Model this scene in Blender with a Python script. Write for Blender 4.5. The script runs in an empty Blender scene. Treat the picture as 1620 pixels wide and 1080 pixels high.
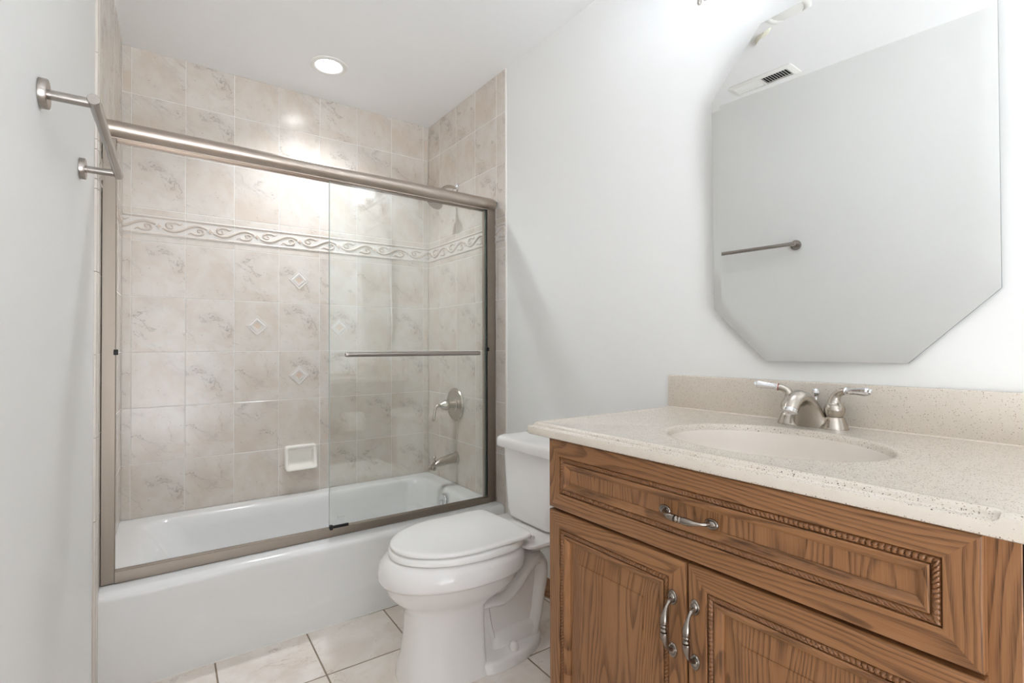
import bpy, bmesh, math, random
from mathutils import Vector, Matrix
from math import pi, sin, cos
random.seed(7)
S = bpy.context.scene
COL = S.collection

# ------------------------------------------------------------------ camera
CX, CY, CZ = 0.08651, -2.83945, 1.08190
YAW, PIT, ROL, FPX = 0.62456, 0.0091967, -0.0025999, 805.164
fw = Vector((sin(YAW)*cos(PIT), cos(YAW)*cos(PIT), sin(PIT)))
r = Vector((cos(YAW), -sin(YAW), 0)); u = r.cross(fw)
r2 = r*cos(ROL) + u*sin(ROL); u2 = -r*sin(ROL) + u*cos(ROL)
cam = bpy.data.cameras.new('camera'); camo = bpy.data.objects.new('camera', cam); COL.objects.link(camo)
cam.sensor_width = 36; cam.sensor_fit = 'HORIZONTAL'; cam.lens = FPX/1620*36; cam.clip_start = 0.01
M = Matrix((r2, u2, -fw)).transposed().to_4x4(); M.translation = Vector((CX, CY, CZ))
camo.matrix_world = M
S.camera = camo

# ------------------------------------------------------------------ light & exposure
S.view_settings.view_transform = 'Standard'; S.view_settings.look = 'None'
S.view_settings.gamma = 1.0; S.view_settings.use_curve_mapping = False
S.view_settings.exposure = 1.29
WORLD_UPFILL = 5.6  # added upward fill through the doorway, no real source
WORLD_STRENGTH = 0.60          # daylight of the hallway, comes in through the open doorway
DOWNLIGHT = 23.0               # recessed light over the tub
SHADE_LIGHT = 0.95
BULB_LIGHT = 26.0             # three frosted shades over the mirror
w = bpy.data.worlds.new('hallway_fill_light'); S.world = w; w.use_nodes = True
wn = w.node_tree.nodes; wl = w.node_tree.links; bg = wn['Background']
wt = wn.new('ShaderNodeTexCoord'); wsx = wn.new('ShaderNodeSeparateXYZ'); wmr = wn.new('ShaderNodeMapRange'); wmr.interpolation_type = 'SMOOTHSTEP'
wl.new(wt.outputs['Generated'], wsx.inputs[0]); wl.new(wsx.outputs[2], wmr.inputs[0])
wmr.inputs[1].default_value = -.35; wmr.inputs[2].default_value = .20      # added fill: world made brighter below the horizon to lift the ceiling
wmr.inputs[3].default_value = WORLD_UPFILL; wmr.inputs[4].default_value = WORLD_STRENGTH
wl.new(wmr.outputs[0], bg.inputs[1]); bg.inputs[0].default_value = (0.915, 0.95, 1.0, 1)
cy = S.cycles
cy.use_denoising = True
try: cy.denoiser = 'OPENIMAGEDENOISE'
except Exception: pass
cy.max_bounces = 14; cy.diffuse_bounces = 8; cy.glossy_bounces = 6; cy.transparent_max_bounces = 12
cy.sample_clamp_indirect = 0.0
cy.caustics_reflective = False; cy.caustics_refractive = False

# ------------------------------------------------------------------ node helpers
def lin(c):
    return tuple(((x/255)/12.92 if x/255 <= .04045 else ((x/255+.055)/1.055)**2.4) for x in c) + (1.0,)

class NT:
    def __init__(s, name):
        s.m = bpy.data.materials.new(name); s.m.use_nodes = True
        s.t = s.m.node_tree; s.n = s.t.nodes; s.b = s.n['Principled BSDF']; s.out = s.n['Material Output']
    def new(s, typ, **kw):
        n = s.n.new(typ)
        for k, v in kw.items(): setattr(n, k, v)
        return n
    def link(s, a, b): s.t.links.new(a, b)
    def val(s, sock, v):
        if hasattr(v, 'is_output'): s.link(v, sock)
        else: sock.default_value = v
    def math(s, op, a, b=0.0, c=None, clamp=False):
        n = s.new('ShaderNodeMath', operation=op, use_clamp=clamp)
        s.val(n.inputs[0], a); s.val(n.inputs[1], b)
        if c is not None: s.val(n.inputs[2], c)
        return n.outputs[0]
    def mix(s, f, a, b, mode='MIX'):
        n = s.new('ShaderNodeMix', data_type='RGBA', blend_type=mode)
        s.val(n.inputs[0], f); s.val(n.inputs[6], a); s.val(n.inputs[7], b)
        return n.outputs[2]
    def noise(s, vec, scale, detail=3, rough=.5, dist=0.0, col=False):
        n = s.new('ShaderNodeTexNoise'); s.val(n.inputs['Vector'], vec)
        n.inputs['Scale'].default_value = scale; n.inputs['Detail'].default_value = detail
        n.inputs['Roughness'].default_value = rough; n.inputs['Distortion'].default_value = dist
        return n.outputs[1 if col else 0]
    def ramp(s, f, pts):
        n = s.new('ShaderNodeValToRGB'); s.val(n.inputs[0], f)
        e = n.color_ramp.elements
        while len(e) < len(pts): e.new(.5)
        for i, (p, c) in enumerate(pts):
            e[i].position = p; e[i].color = c if len(c) == 4 else tuple(c)+(1,)
        return n.outputs[0]
    def smooth(s, f, a, b):
        n = s.new('ShaderNodeMapRange', interpolation_type='SMOOTHSTEP'); s.val(n.inputs[0], f)
        n.inputs[1].default_value = a; n.inputs[2].default_value = b
        return n.outputs[0]
    def bump(s, h, strength=.2, dist=.001):
        n = s.new('ShaderNodeBump'); n.inputs['Strength'].default_value = strength
        n.inputs['Distance'].default_value = dist; s.val(n.inputs['Height'], h)
        s.link(n.outputs[0], s.b.inputs['Normal'])
    def set(s, **kw):
        for k, v in kw.items(): s.val(s.b.inputs[k.replace('_', ' ')], v)
        return s

def tex(t, kind='Object'):
    return t.new('ShaderNodeTexCoord').outputs[kind]
def mapping(t, vec, scale=(1, 1, 1), loc=(0, 0, 0), rot=(0, 0, 0)):
    n = t.new('ShaderNodeMapping'); t.val(n.inputs[0], vec)
    n.inputs[1].default_value = loc; n.inputs[2].default_value = rot; n.inputs[3].default_value = scale
    return n.outputs[0]

MAT = {}
def paint(name, c, rough=.55, bump=.06):
    t = NT(name); t.set(Base_Color=c, Roughness=rough); t.b.inputs['Specular IOR Level'].default_value = .3
    v = tex(t); t.bump(t.noise(v, 260, 3, .6), bump, .0006); MAT[name] = t.m
paint('wall_paint', lin((233, 233, 231)), .5)
paint('ceiling_paint', lin((240, 240, 240)), .7)
paint('white_plastic', lin((236, 235, 231)), .35, .0)
paint('cream_plastic', lin((226, 222, 205)), .4, .0)
paint('grout', lin((232, 230, 226)), .8, .1)
paint('floor_grout', lin((150, 134, 116)), .85, .1)
paint('black_rubber', lin((26, 26, 27)), .45, .0)
paint('duct_shade', lin((40, 38, 36)), .8, .0)
paint('paper', lin((240, 238, 234)), .95, .2)

def marble(name, base, warm, vein, grey, rough, spec=.5):
    t = NT(name); uv = tex(t, 'UV')
    warp = t.noise(uv, 5.0, 5, .6, col=True)
    wv = t.new('ShaderNodeVectorMath', operation='MULTIPLY_ADD'); t.val(wv.inputs[0], warp)
    wv.inputs[1].default_value = (.16, .16, 0); t.val(wv.inputs[2], uv)
    m = mapping(t, wv.outputs[0], (1, 1.0, 1), (0, 0, 0), (0, 0, .7))
    m = mapping(t, m, (1.0, 2.0, 1))
    n1 = t.noise(m, 2.7, 6, .58, .5)
    ridge = t.math('ABSOLUTE', t.math('SUBTRACT', n1, .5))
    line = t.math('SUBTRACT', 1.0, t.smooth(ridge, 0.0, .0085))
    mask = t.smooth(t.noise(uv, 5.5, 4, .7), .42, .62)
    line = t.math('MULTIPLY', line, mask)
    soft = t.math('MULTIPLY', t.math('SUBTRACT', 1.0, t.smooth(ridge, 0.0, .07)), t.smooth(t.noise(uv, 5.0, 4), .42, .68))
    cl = t.smooth(t.noise(uv, 6.0, 6, .6, .5), .35, .68)
    c = t.mix(cl, base, warm)
    c = t.mix(t.math('MULTIPLY', t.smooth(t.noise(uv, 16, 5, .7), .5, .75), .35), c, grey)
    c = t.mix(t.math('MULTIPLY', soft, .42), c, grey)
    c = t.mix(t.math('MULTIPLY', line, .45), c, vein)
    sp = t.new('ShaderNodeTexVoronoi'); t.val(sp.inputs['Vector'], mapping(t, uv, (1, 1.7, 1), (3, 1, 0), (0, 0, .6))); sp.inputs['Scale'].default_value = 95
    pit = t.math('MULTIPLY', t.math('SUBTRACT', 1.0, t.smooth(sp.outputs[0], .12, .3)), t.smooth(t.noise(uv, 24, 3, .7), .56, .66))
    c = t.mix(t.math('MULTIPLY', pit, .5), c, vein)
    t.set(Base_Color=c, Roughness=rough); t.b.inputs['Specular IOR Level'].default_value = spec
    MAT[name] = t.m
marble('wall_tile', lin((215, 209, 201)), lin((208, 195, 182)), lin((116, 102, 92)), lin((186, 178, 171)), .20)
marble('floor_tile', lin((238, 231, 224)), lin((228, 217, 206)), lin((140, 104, 78)), lin((212, 196, 180)), .28)
t = NT('border_field'); t.set(Base_Color=lin((222, 217, 211)), Roughness=.2); MAT['border_field'] = t.m
t = NT('border_relief'); t.set(Base_Color=lin((206, 195, 184)), Roughness=.2); MAT['border_relief'] = t.m
t = NT('inset_beige'); t.set(Base_Color=lin((208, 190, 174)), Roughness=.3); MAT['inset_beige'] = t.m

def glossy_white(name, c, rough=.08):
    t = NT(name); t.set(Base_Color=c, Roughness=rough); t.b.inputs['Specular IOR Level'].default_value = .5
    MAT[name] = t.m
glossy_white('tub_enamel', lin((230, 230, 229)), .14)
glossy_white('toilet_china', lin((239, 237, 235)), .07)
glossy_white('seat_plastic', lin((243, 242, 240)), .22)
glossy_white('soap_ceramic', lin((236, 232, 224)), .12)
glossy_white('sink_resin', lin((222, 213, 203)), .25)

def metal(name, c, rough, aniso=0.0, grain=None):
    t = NT(name); t.set(Base_Color=c, Roughness=rough, Metallic=1.0)
    if grain:
        v = mapping(t, tex(t), grain)
        t.set(Roughness=t.math('MULTIPLY_ADD', t.noise(v, 60, 3), .16, rough-.08))
    MAT[name] = t.m
metal('door_nickel', lin((190, 178, 167)), .36, grain=(.03, 1, 1))
metal('jamb_nickel', lin((152, 141, 130)), .46, grain=(1, 1, .03))
metal('bar_nickel', lin((168, 161, 155)), .27)
metal('brushed_nickel', lin((190, 182, 172)), .26)
metal('chrome', lin((225, 226, 228)), .06)
metal('pull_pewter', lin((150, 142, 134)), .24)
metal('mirror_silver', lin((240, 241, 240)), .005)
metal('fixture_nickel', lin((186, 182, 176)), .25)
paint('mirror_edge', lin((120, 124, 122)), .4, .0)

# clear safety glass: straight transmission plus Schlick reflection
def glass(name, tint, f0):
    t = NT(name)
    lw = t.new('ShaderNodeLayerWeight'); lw.inputs[0].default_value = .5
    p = t.math('POWER', lw.outputs['Facing'], 5.0)
    f = t.math('MULTIPLY_ADD', p, 1-f0, f0)
    tr = t.new('ShaderNodeBsdfTransparent'); tr.inputs[0].default_value = tint
    gl = t.new('ShaderNodeBsdfGlossy'); gl.inputs['Roughness'].default_value = 0.0; gl.inputs['Color'].default_value = (1, 1, 1, 1)
    mx = t.new('ShaderNodeMixShader'); t.val(mx.inputs[0], f); t.link(tr.outputs[0], mx.inputs[1]); t.link(gl.outputs[0], mx.inputs[2])
    t.link(mx.outputs[0], t.out.inputs[0]); MAT[name] = t.m
glass('door_glass', (.988, .996, .991, 1), .045)
t = NT('glass_edge'); t.set(Base_Color=lin((70, 88, 78)), Roughness=.1); MAT['glass_edge'] = t.m
t = NT('glass_edge_pale'); t.set(Base_Color=lin((166, 176, 170)), Roughness=.15); MAT['glass_edge_pale'] = t.m
t = NT('glass_etching'); t.set(Base_Color=lin((190, 194, 192)), Roughness=.6); MAT['glass_etching'] = t.m

def emit(name, c, s):
    t = NT(name); t.set(Base_Color=c, Roughness=.4)
    t.b.inputs['Emission Color'].default_value = c; t.b.inputs['Emission Strength'].default_value = s; MAT[name] = t.m
emit('downlight_lens', (.95, .98, 1.0, 1), 7.0)
emit('shade_glass', (.93, .96, 1.0, 1), SHADE_LIGHT)
emit('lamp_bulb', (.90, .94, 1.0, 1), BULB_LIGHT)

def stone(name):
    t = NT(name); v = tex(t)
    c = t.mix(t.noise(v, 40, 4), lin((217, 208, 197)), lin((208, 198, 184)))
    def specks(scale, off, lo, col, size, c):
        vo = t.new('ShaderNodeTexVoronoi'); t.val(vo.inputs['Vector'], mapping(t, v, (1, 1, 1), off)); vo.inputs['Scale'].default_value = scale
        sep = t.new('ShaderNodeSeparateColor'); t.link(vo.outputs['Color'], sep.inputs[0])
        on = t.math('GREATER_THAN', sep.outputs[0], lo)
        rad = t.math('MULTIPLY_ADD', sep.outputs[1], size*.7, size*.3)
        d = t.math('LESS_THAN', vo.outputs['Distance'], rad)
        return t.mix(t.math('MULTIPLY', on, d), c, col)
    c = specks(420, (0, 0, 0), .60, lin((220, 210, 197)), .40, c)
    c = specks(380, (3, 1, 2), .62, lin((176, 158, 140)), .42, c)
    c = specks(360, (5, 2, 7), .58, lin((126, 110, 95)), .34, c)
    c = specks(210, (1, 7, 4), .80, lin((90, 79, 70)), .27, c)
    c = specks(160, (9, 7, 4), .80, lin((214, 206, 196)), .30, c)
    t.set(Base_Color=c, Roughness=.22); MAT[name] = t.m
stone('speckled_stone')

def oak(name, dark=1.0):
    t = NT(name); uv = tex(t, 'UV')                        # u along the grain, v across, metres
    wob = t.noise(mapping(t, uv, (2.2, 9, 1)), 1.0, 3, .5, col=True)
    wv = t.new('ShaderNodeVectorMath', operation='MULTIPLY_ADD'); t.val(wv.inputs[0], wob)
    wv.inputs[1].default_value = (.0, .05, 0); t.val(wv.inputs[2], uv)
    n = t.noise(mapping(t, wv.outputs[0], (.75, 7.5, 1)), 1.0, 1.2, .4)
    rings = t.math('FRACT', t.math('MULTIPLY', n, 36.0))
    early = t.math('MULTIPLY', t.smooth(rings, .35, .92), t.math('SUBTRACT', 1.0, t.smooth(rings, .92, 1.0)))
    fib = t.noise(mapping(t, uv, (9, 520, 1)), 1.0, 3, .7)
    pore = t.smooth(t.noise(mapping(t, uv, (15, 1100, 1)), 1.0, 2, .6), .45, .66)
    tone = t.noise(mapping(t, uv, (1.2, 6, 1)), 1.0, 2)
    k = dark
    c = t.mix(t.smooth(tone, .3, .7), lin((160*k, 115*k, 77*k)), lin((150*k, 105*k, 68*k)))
    c = t.mix(t.math('MULTIPLY', t.smooth(fib, .35, .75), .32), c, lin((116*k, 78*k, 48*k)))
    c = t.mix(t.math('MULTIPLY', early, t.math('MULTIPLY_ADD', pore, .45, .42)), c, lin((78*k, 49*k, 30*k)))
    c = t.mix(t.math('MULTIPLY', pore, t.math('MULTIPLY_ADD', early, .35, .20)), c, lin((72*k, 45*k, 27*k)))
    t.set(Base_Color=c, Roughness=.36); t.b.inputs['Specular IOR Level'].default_value = .4
    t.bump(t.math('SUBTRACT', 1.0, t.math('MULTIPLY', pore, early)), .15, .0005); MAT[name] = t.m
oak('oak')
t = NT('rope_oak'); t.set(Base_Color=t.mix(t.noise(tex(t), 90, 3), lin((142, 97, 61)), lin((120, 79, 48))), Roughness=.36); MAT['rope_oak'] = t.m

# ------------------------------------------------------------------ mesh helpers
def obj(name, bm, mats, parent=None, smooth=35, keep=False):
    me = bpy.data.meshes.new(name)
    if not keep: bmesh.ops.recalc_face_normals(bm, faces=bm.faces)
    bm.to_mesh(me); bm.free()
    for m in (mats if isinstance(mats, (list, tuple)) else [mats]): me.materials.append(MAT[m])
    if smooth:
        me.polygons.foreach_set('use_smooth', [True]*len(me.polygons))
        me.set_sharp_from_angle(angle=math.radians(smooth))
    o = bpy.data.objects.new(name, me); COL.objects.link(o)
    if parent is not None:
        o.parent = parent; o.matrix_parent_inverse = parent.matrix_basis.inverted()
    return o
def thing(name, label, cat, loc=(0, 0, 0), group=None):
    o = bpy.data.objects.new(name, None); COL.objects.link(o); o.location = loc; o.empty_display_size = .05
    o['label'] = label; o['category'] = cat
    if group: o['group'] = group
    bpy.context.view_layer.update()
    return o
def struct(o): o['kind'] = 'structure'; return o
def BM(): return bmesh.new()
def NB(name, f, mats, parent=None, smooth=35):
    bm = BM(); f(bm); return obj(name, bm, mats, parent, smooth)

def box(bm, x0, x1, y0, y1, z0, z1, bev=0.0, seg=2, mat=0):
    t = bmesh.new(); bmesh.ops.create_cube(t, size=1)
    for v in t.verts:
        v.co = Vector((x0 if v.co.x < 0 else x1, y0 if v.co.y < 0 else y1, z0 if v.co.z < 0 else z1))
    if bev: bmesh.ops.bevel(t, geom=t.edges[:]+t.verts[:], offset=bev, segments=seg, profile=.5, affect='EDGES')
    merge(bm, t, mat)
def merge(bm, t, mat=None, M=None):
    mp = {}
    for v in t.verts: mp[v] = bm.verts.new(M @ v.co if M else v.co)
    for f in t.faces:
        try:
            nf = bm.faces.new([mp[v] for v in f.verts]); nf.material_index = f.material_index if mat is None else mat
        except ValueError: pass
    t.free()
def ring_faces(bm, a, b, mat=0, closed=True):
    n = len(a)
    for i in range(n if closed else n-1):
        j = (i+1) % n
        try: bm.faces.new((a[i], a[j], b[j], b[i])).material_index = mat
        except ValueError: pass
def loft(bm, rings, cap0=True, cap1=True, mat=0, closed=True):
    rs = [[bm.verts.new(p) for p in rg] for rg in rings]
    for a, b in zip(rs, rs[1:]): ring_faces(bm, a, b, mat, closed)
    if cap0: bm.faces.new(rs[0][::-1]).material_index = mat
    if cap1: bm.faces.new(rs[-1]).material_index = mat
    return rs
def basis(axis):
    a = Vector(axis).normalized()
    h = Vector((0, 0, 1)) if abs(a.z) < .9 else Vector((1, 0, 0))
    e1 = h.cross(a).normalized(); e2 = a.cross(e1)
    return a, e1, e2
def lathe(bm, prof, org, axis=(0, 0, 1), seg=32, mat=0, sx=1.0, sy=1.0, caps=True):
    a, e1, e2 = basis(axis); o = Vector(org)
    rings = []
    for rr, h in prof:
        rr = max(rr, 1e-5)
        rings.append([o + a*h + e1*(rr*cos(2*pi*k/seg)*sx) + e2*(rr*sin(2*pi*k/seg)*sy) for k in range(seg)])
    loft(bm, rings, caps, caps, mat)
def tube(bm, pts, rad, seg=12, mat=0, caps=True, up=None, flat=1.0, closed=False):
    P = [Vector(p) for p in pts]; n = len(P)
    R = rad if isinstance(rad, (list, tuple)) else [rad]*n
    rings = []; e1 = None
    for i in range(n):
        t_ = (P[min(i+1, n-1)] - P[max(i-1, 0)]).normalized()
        if up is not None:
            e2 = Vector(up); e2 = (e2 - t_*e2.dot(t_)).normalized(); e1 = e2.cross(t_).normalized()
        elif e1 is None:
            _, e1, e2 = basis(t_)
        else:
            e1 = (e1 - t_*e1.dot(t_)).normalized(); e2 = t_.cross(e1)
        ri = R[i]; ra, rb = ri if isinstance(ri, tuple) else (ri, ri*flat)
        rings.append([P[i] + e1*(ra*cos(2*pi*k/seg)) + e2*(rb*sin(2*pi*k/seg)) for k in range(seg)])
    loft(bm, rings, caps, caps, mat)
def catmull(pts, n=8):
    P = [Vector(p) for p in pts]; out = []
    for i in range(len(P)-1):
        p0, p1, p2, p3 = P[max(i-1, 0)], P[i], P[i+1], P[min(i+2, len(P)-1)]
        for k in range(n):
            s = k/n
            out.append(.5*((2*p1) + (p2-p0)*s + (2*p0-5*p1+4*p2-p3)*s*s + (3*p1-p0-3*p2+p3)*s**3))
    out.append(P[-1]); return out
def interp(vals, n=8):
    return [v.x for v in catmull([(v, 0, 0) for v in vals], n)]
def rrect(x0, x1, y0, y1, z, rad, seg=6):
    """rounded rectangle ring, rad may be (x0y0, x1y0, x1y1, x0y1)"""
    R = rad if isinstance(rad, (tuple, list)) else (rad,)*4
    C = [(x0+R[0], y0+R[0], pi, R[0]), (x1-R[1], y0+R[1], 1.5*pi, R[1]), (x1-R[2], y1-R[2], 0, R[2]), (x0+R[3], y1-R[3], .5*pi, R[3])]
    out = []
    for cx, cy_, a, q in C:
        for k in range(seg+1):
            t_ = a + .5*pi*k/seg; out.append(Vector((cx+q*cos(t_), cy_+q*sin(t_), z)))
    return out
def egg(cx, cy_, af, ab, hw, z, n=48, pf=2.0, pb=2.0):
    """superellipse, long axis along -x (front) / +x (back)"""
    out = []
    for k in range(n):
        t_ = 2*pi*k/n; c, s = cos(t_), sin(t_)
        p = pb if c > 0 else pf; A = ab if c > 0 else af
        x = (abs(c)**(2/p))*(1 if c > 0 else -1)*A; y = (abs(s)**(2/p))*(1 if s > 0 else -1)*hw
        out.append(Vector((cx+x, cy_+y, z)))
    return out

# ================================================================== SETTING
W, H = 1.5, 2.4294
YC = -2.757                                  # right-hand end of the vanity counter
YF = -3.90                                   # front wall (doorway behind the camera)
def xl(y): return 0.0395*y                   # the left wall runs slightly out of square
RIM = .3145

def quad_box(bm, poly, z0, z1, mat=0):
    a = [bm.verts.new((x, y, z0)) for x, y in poly]; b = [bm.verts.new((x, y, z1)) for x, y in poly]
    ring_faces(bm, a, b, mat); bm.faces.new(a[::-1]).material_index = mat; bm.faces.new(b).material_index = mat

# --- floor with 12 inch tiles
def f_floor(bm):
    uvl = bm.loops.layers.uv.new('UV')
    quad_box(bm, [(-.3, .12), (1.7, .12), (1.7, YF-.1), (-.4, YF-.1)], -.12, -.0012, 1)
    px, py = .3005, .298
    def gp(i, j):
        x = .2845 + px*i; y = -.8132 - py*j
        return x + .030*(y+.8132), y - .022*(x-.58)
    g = .0028; ch = .0012
    for i in range(-2, 5):
        for j in range(-4, 10):
            q = [gp(i, j), gp(i+1, j), gp(i+1, j+1), gp(i, j+1)]
            c = Vector((sum(a[0] for a in q)/4, sum(a[1] for a in q)/4, 0))
            off = Vector((random.random()*9, random.random()*9)); fl = random.random()*6.28
            def ins(d, z):
                o = []
                for x, y in q:
                    sx = 1 if x > c.x else -1; sy = 1 if y > c.y else -1
                    o.append(Vector((x-sx*d, y-sy*d, z)))
                return o
            rs = loft(bm, [ins(g, -.0014), ins(g, -.0005), ins(g+ch, 0)], False, True, 0)
    for f in bm.faces:
        if f.material_index == 0:
            pass
    # uv: rotate by a per-tile random angle
    for f in bm.faces:
        c = f.calc_center_median()
        k = (math.floor((c.x-.2845-.03*(c.y+.8132))/px)*31 + math.floor((-c.y-.8132-.022*(c.x-.58))/py)*17)
        rnd = random.Random(k); ox, oy, a = rnd.random()*20, rnd.random()*20, rnd.random()*6.28
        for l in f.loops:
            x, y = l.vert.co.x, l.vert.co.y
            l[uvl].uv = (x*cos(a)-y*sin(a)+ox, x*sin(a)+y*cos(a)+oy)
floor = struct(NB('floor', f_floor, ['floor_tile', 'floor_grout'], smooth=20))
ceiling = struct(NB('ceiling', lambda bm: quad_box(bm, [(-.4, .12), (1.7, .12), (1.7, YF-.1), (-.4, YF-.1)], H, H+.12), 'ceiling_paint'))

TT = .006                                    # tile stands proud of the wall by this
wall_back = struct(NB('wall_back', lambda bm: quad_box(bm, [(-.2, TT), (1.65, TT), (1.65, .12), (-.2, .12)], 0, H), 'wall_paint'))
wall_right = struct(NB('wall_right', lambda bm: quad_box(bm, [(W+TT, TT), (W+.12, TT), (W+.12, YF-.1), (W+TT, YF-.1)], 0, H), 'wall_paint'))
wall_left = struct(NB('wall_left', lambda bm: quad_box(bm, [(xl(0)-TT, TT), (xl(YF-.1)-TT, YF-.1), (xl(YF)-.14, YF-.1), (-.14, TT)], 0, H), 'wall_paint'))
DX0, DX1, DH = -.12, .66, 2.25               # doorway in the front wall
def f_front(bm):
    quad_box(bm, [(xl(YF)-.14, YF-.1), (DX0, YF-.1), (DX0, YF), (xl(YF)-.14, YF)], 0, H)
    quad_box(bm, [(DX1, YF-.1), (W+.12, YF-.1), (W+.12, YF), (DX1, YF)], 0, H)
    quad_box(bm, [(DX0, YF-.1), (DX1, YF-.1), (DX1, YF), (DX0, YF)], DH, H)
wall_front = struct(NB('wall_front', f_front, 'wall_paint'))

# --- wall tiles -----------------------------------------------------------------
ZA0, ZA1, PZ = 1.5624, 1.7128, .2515
ROWS = [RIM-.006, .5563, .8078, 1.0594, 1.3109, ZA0, 1.592, 1.6825, ZA1, 1.9760, 2.2220, H]
def tiles(name, parent, org, du, nrm, cols, rows_skip=(6,), zlow=None):
    bm = BM(); uvl = bm.loops.layers.uv.new('UV')
    org, du, nrm = Vector(org), Vector(du), Vector(nrm); g, ch = .0012, .0011
    flip = du.cross(Vector((0, 0, 1))).dot(nrm) < 0
    def P(uu, z, d): return org + du*uu + Vector((0, 0, z)) + nrm*d
    def face(pts, mat, off):
        vs = [bm.verts.new(P(*p)) for p in pts]
        idx = list(range(len(vs)))
        if flip: idx = idx[::-1]
        f = bm.faces.new([vs[i] for i in idx]); f.material_index = mat
        for l, i in zip(f.loops, idx): l[uvl].uv = (pts[i][0]*off[2]+off[0], pts[i][1]*off[2]+off[1])
    u0, u1 = cols[0], cols[-1]; zb = ROWS[0] if zlow is None else zlow
    face([(u0, zb, -.001), (u1, zb, -.001), (u1, H, -.001), (u0, H, -.001)], 1, (0, 0, 1))
    rows = list(ROWS)
    if zlow is not None: rows = [zlow] + rows[1:]
    for j in range(len(rows)-1):
        if j in rows_skip: continue
        z0, z1 = rows[j]+g, rows[j+1]-g
        if j == len(rows)-2: z1 = rows[-1]
        for i in range(len(cols)-1):
            a, b = cols[i]+g, cols[i+1]-g
            if b-a < .004: continue
            k = random.choice([0, 0, 1, 2, 3, 4])
            off = (k*1.37 - cols[i] + random.choice([0, 0, .03, .07]), k*2.11 - rows[j] + random.choice([0, .02, .05]), 1)
            A, B, C_, D = (a, z0), (b, z0), (b, z1), (a, z1)
            a2, b2, c2, d2 = (a+ch, z0+ch), (b-ch, z0+ch), (b-ch, z1-ch), (a+ch, z1-ch)
            face([q+(0,) for q in (a2, b2, c2, d2)], 0, off)
            for p, q, q2, p2 in ((A, B, b2, a2), (B, C_, c2, b2), (C_, D, d2, c2), (D, A, a2, d2)):
                face([p+(-.001,), q+(-.001,), q2+(0,), p2+(0,)], 0, off)
    # closing edge at both ends so the tile slab has thickness
    for uu in (u0, u1):
        face([(uu, zb, -TT), (uu, zb, -.001), (uu, H, -.001), (uu, H, -TT)], 0, (0, 0, 1))
    return obj(name, bm, ['wall_tile', 'grout'], parent, smooth=0, keep=True)

def border(name, parent, org, du, nrm, u0, u1, cols):
    bm = BM(); org, du, nrm = Vector(org), Vector(du), Vector(nrm); Z0, Z1 = 1.592, 1.6825; ZC = (Z0+Z1)/2
    def P(uu, z, d): return org + du*uu + Vector((0, 0, z)) + nrm*d
    # field, then a bead along the top and the bottom edge
    prof = [(Z0+.0008, -.001), (Z0+.0012, .0012), (Z0+.0040, .0045), (Z0+.0080, .0046), (Z0+.0115, .0020), (Z0+.0125, .0000),
            (Z1-.0125, .0000), (Z1-.0115, .0020), (Z1-.0080, .0046), (Z1-.0040, .0045), (Z1-.0012, .0012), (Z1-.0008, -.001)]
    cc = [c for c in cols if u0 <= c <= u1]
    if cc[0] > u0+.002: cc = [u0]+cc
    if cc[-1] < u1-.002: cc = cc+[u1]
    for a, b in zip(cc, cc[1:]):
        A = [bm.verts.new(P(a+.0009, z, d)) for z, d in prof]; B = [bm.verts.new(P(b-.0009, z, d)) for z, d in prof]
        for i in range(len(prof)-1):
            f = bm.faces.new((A[i], B[i], B[i+1], A[i+1])); f.material_index = 1 if i in (2, 3, 7, 8) else 0
    T = .2044; k0 = math.floor((u0-cols[1])/T)
    def rel(pts, rad):
        seg = []
        P2 = catmull([(p[0], p[1], 0) for p in pts], 5); R2 = interp([q*1.45 for q in rad], 5)
        run = []
        for p, rr in zip(P2, R2):
            if u0+.002 < p.x < u1-.002: run.append((p, rr))
            else:
                if len(run) > 2: seg.append(run)
                run = []
        if len(run) > 2: seg.append(run)
        for run in seg:
            tube(bm, [P(p.x, ZC+p.y, .0006) for p, _ in run], [(q, q*.85) for _, q in run], 8, 1, True, up=nrm)
    for k in range(k0, k0+12):
        b = cols[1] + T*k
        if b > u1: break
        st = [(b+T*s/16, .0185*sin(2*pi*s/16)) for s in range(0, 8)]
        rel([(b-T*.04, -.005)]+st, [.0030, .0036]+[.0040, .0043, .0045, .0046, .0045, .0042, .0036, .0026])
        st = [(b+T*s/16, .0185*sin(2*pi*s/16)) for s in range(9, 17)]
        rel(st+[(b+T*1.04, .005)], [.0026, .0036, .0042, .0045, .0046, .0045, .0043, .0040, .0036, .003])
        sc = [(.05, -.0235), (.11, -.0165), (.17, -.0215), (.25, -.0225), (.32, -.0190), (.36, -.0095), (.345, .001), (.29, .005), (.245, .0005), (.25, -.008), (.285, -.0095)]
        rd = [.0012, .0026, .0030, .0036, .0040, .0040, .0036, .0032, .0028, .0025, .0022]
        rel([(b+T*a, z) for a, z in sc], rd)
        rel([(b+T*(1-a), -z) for a, z in sc], rd)
        c = b+T*.5                                     # little diamond on the crossing
        if u0+.02 < c < u1-.02:
            for hw, d0, d1, mi in ((.0150, .0, .0030, 0), (.0095, .003, .0048, 2)):
                q = [(c-hw*.72-hw*.3, ZC), (c, ZC-hw), (c+hw, ZC), (c, ZC+hw)]
                lo = [P(a, z, d0) for a, z in q]; hi = [P(c+(a-c)*.86, ZC+(z-ZC)*.86, d1) for a, z in q]
                loft(bm, [lo, hi], False, True, mi)
    return obj(name, bm, ['border_field', 'border_relief', 'inset_beige'], parent, smooth=50)

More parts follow.
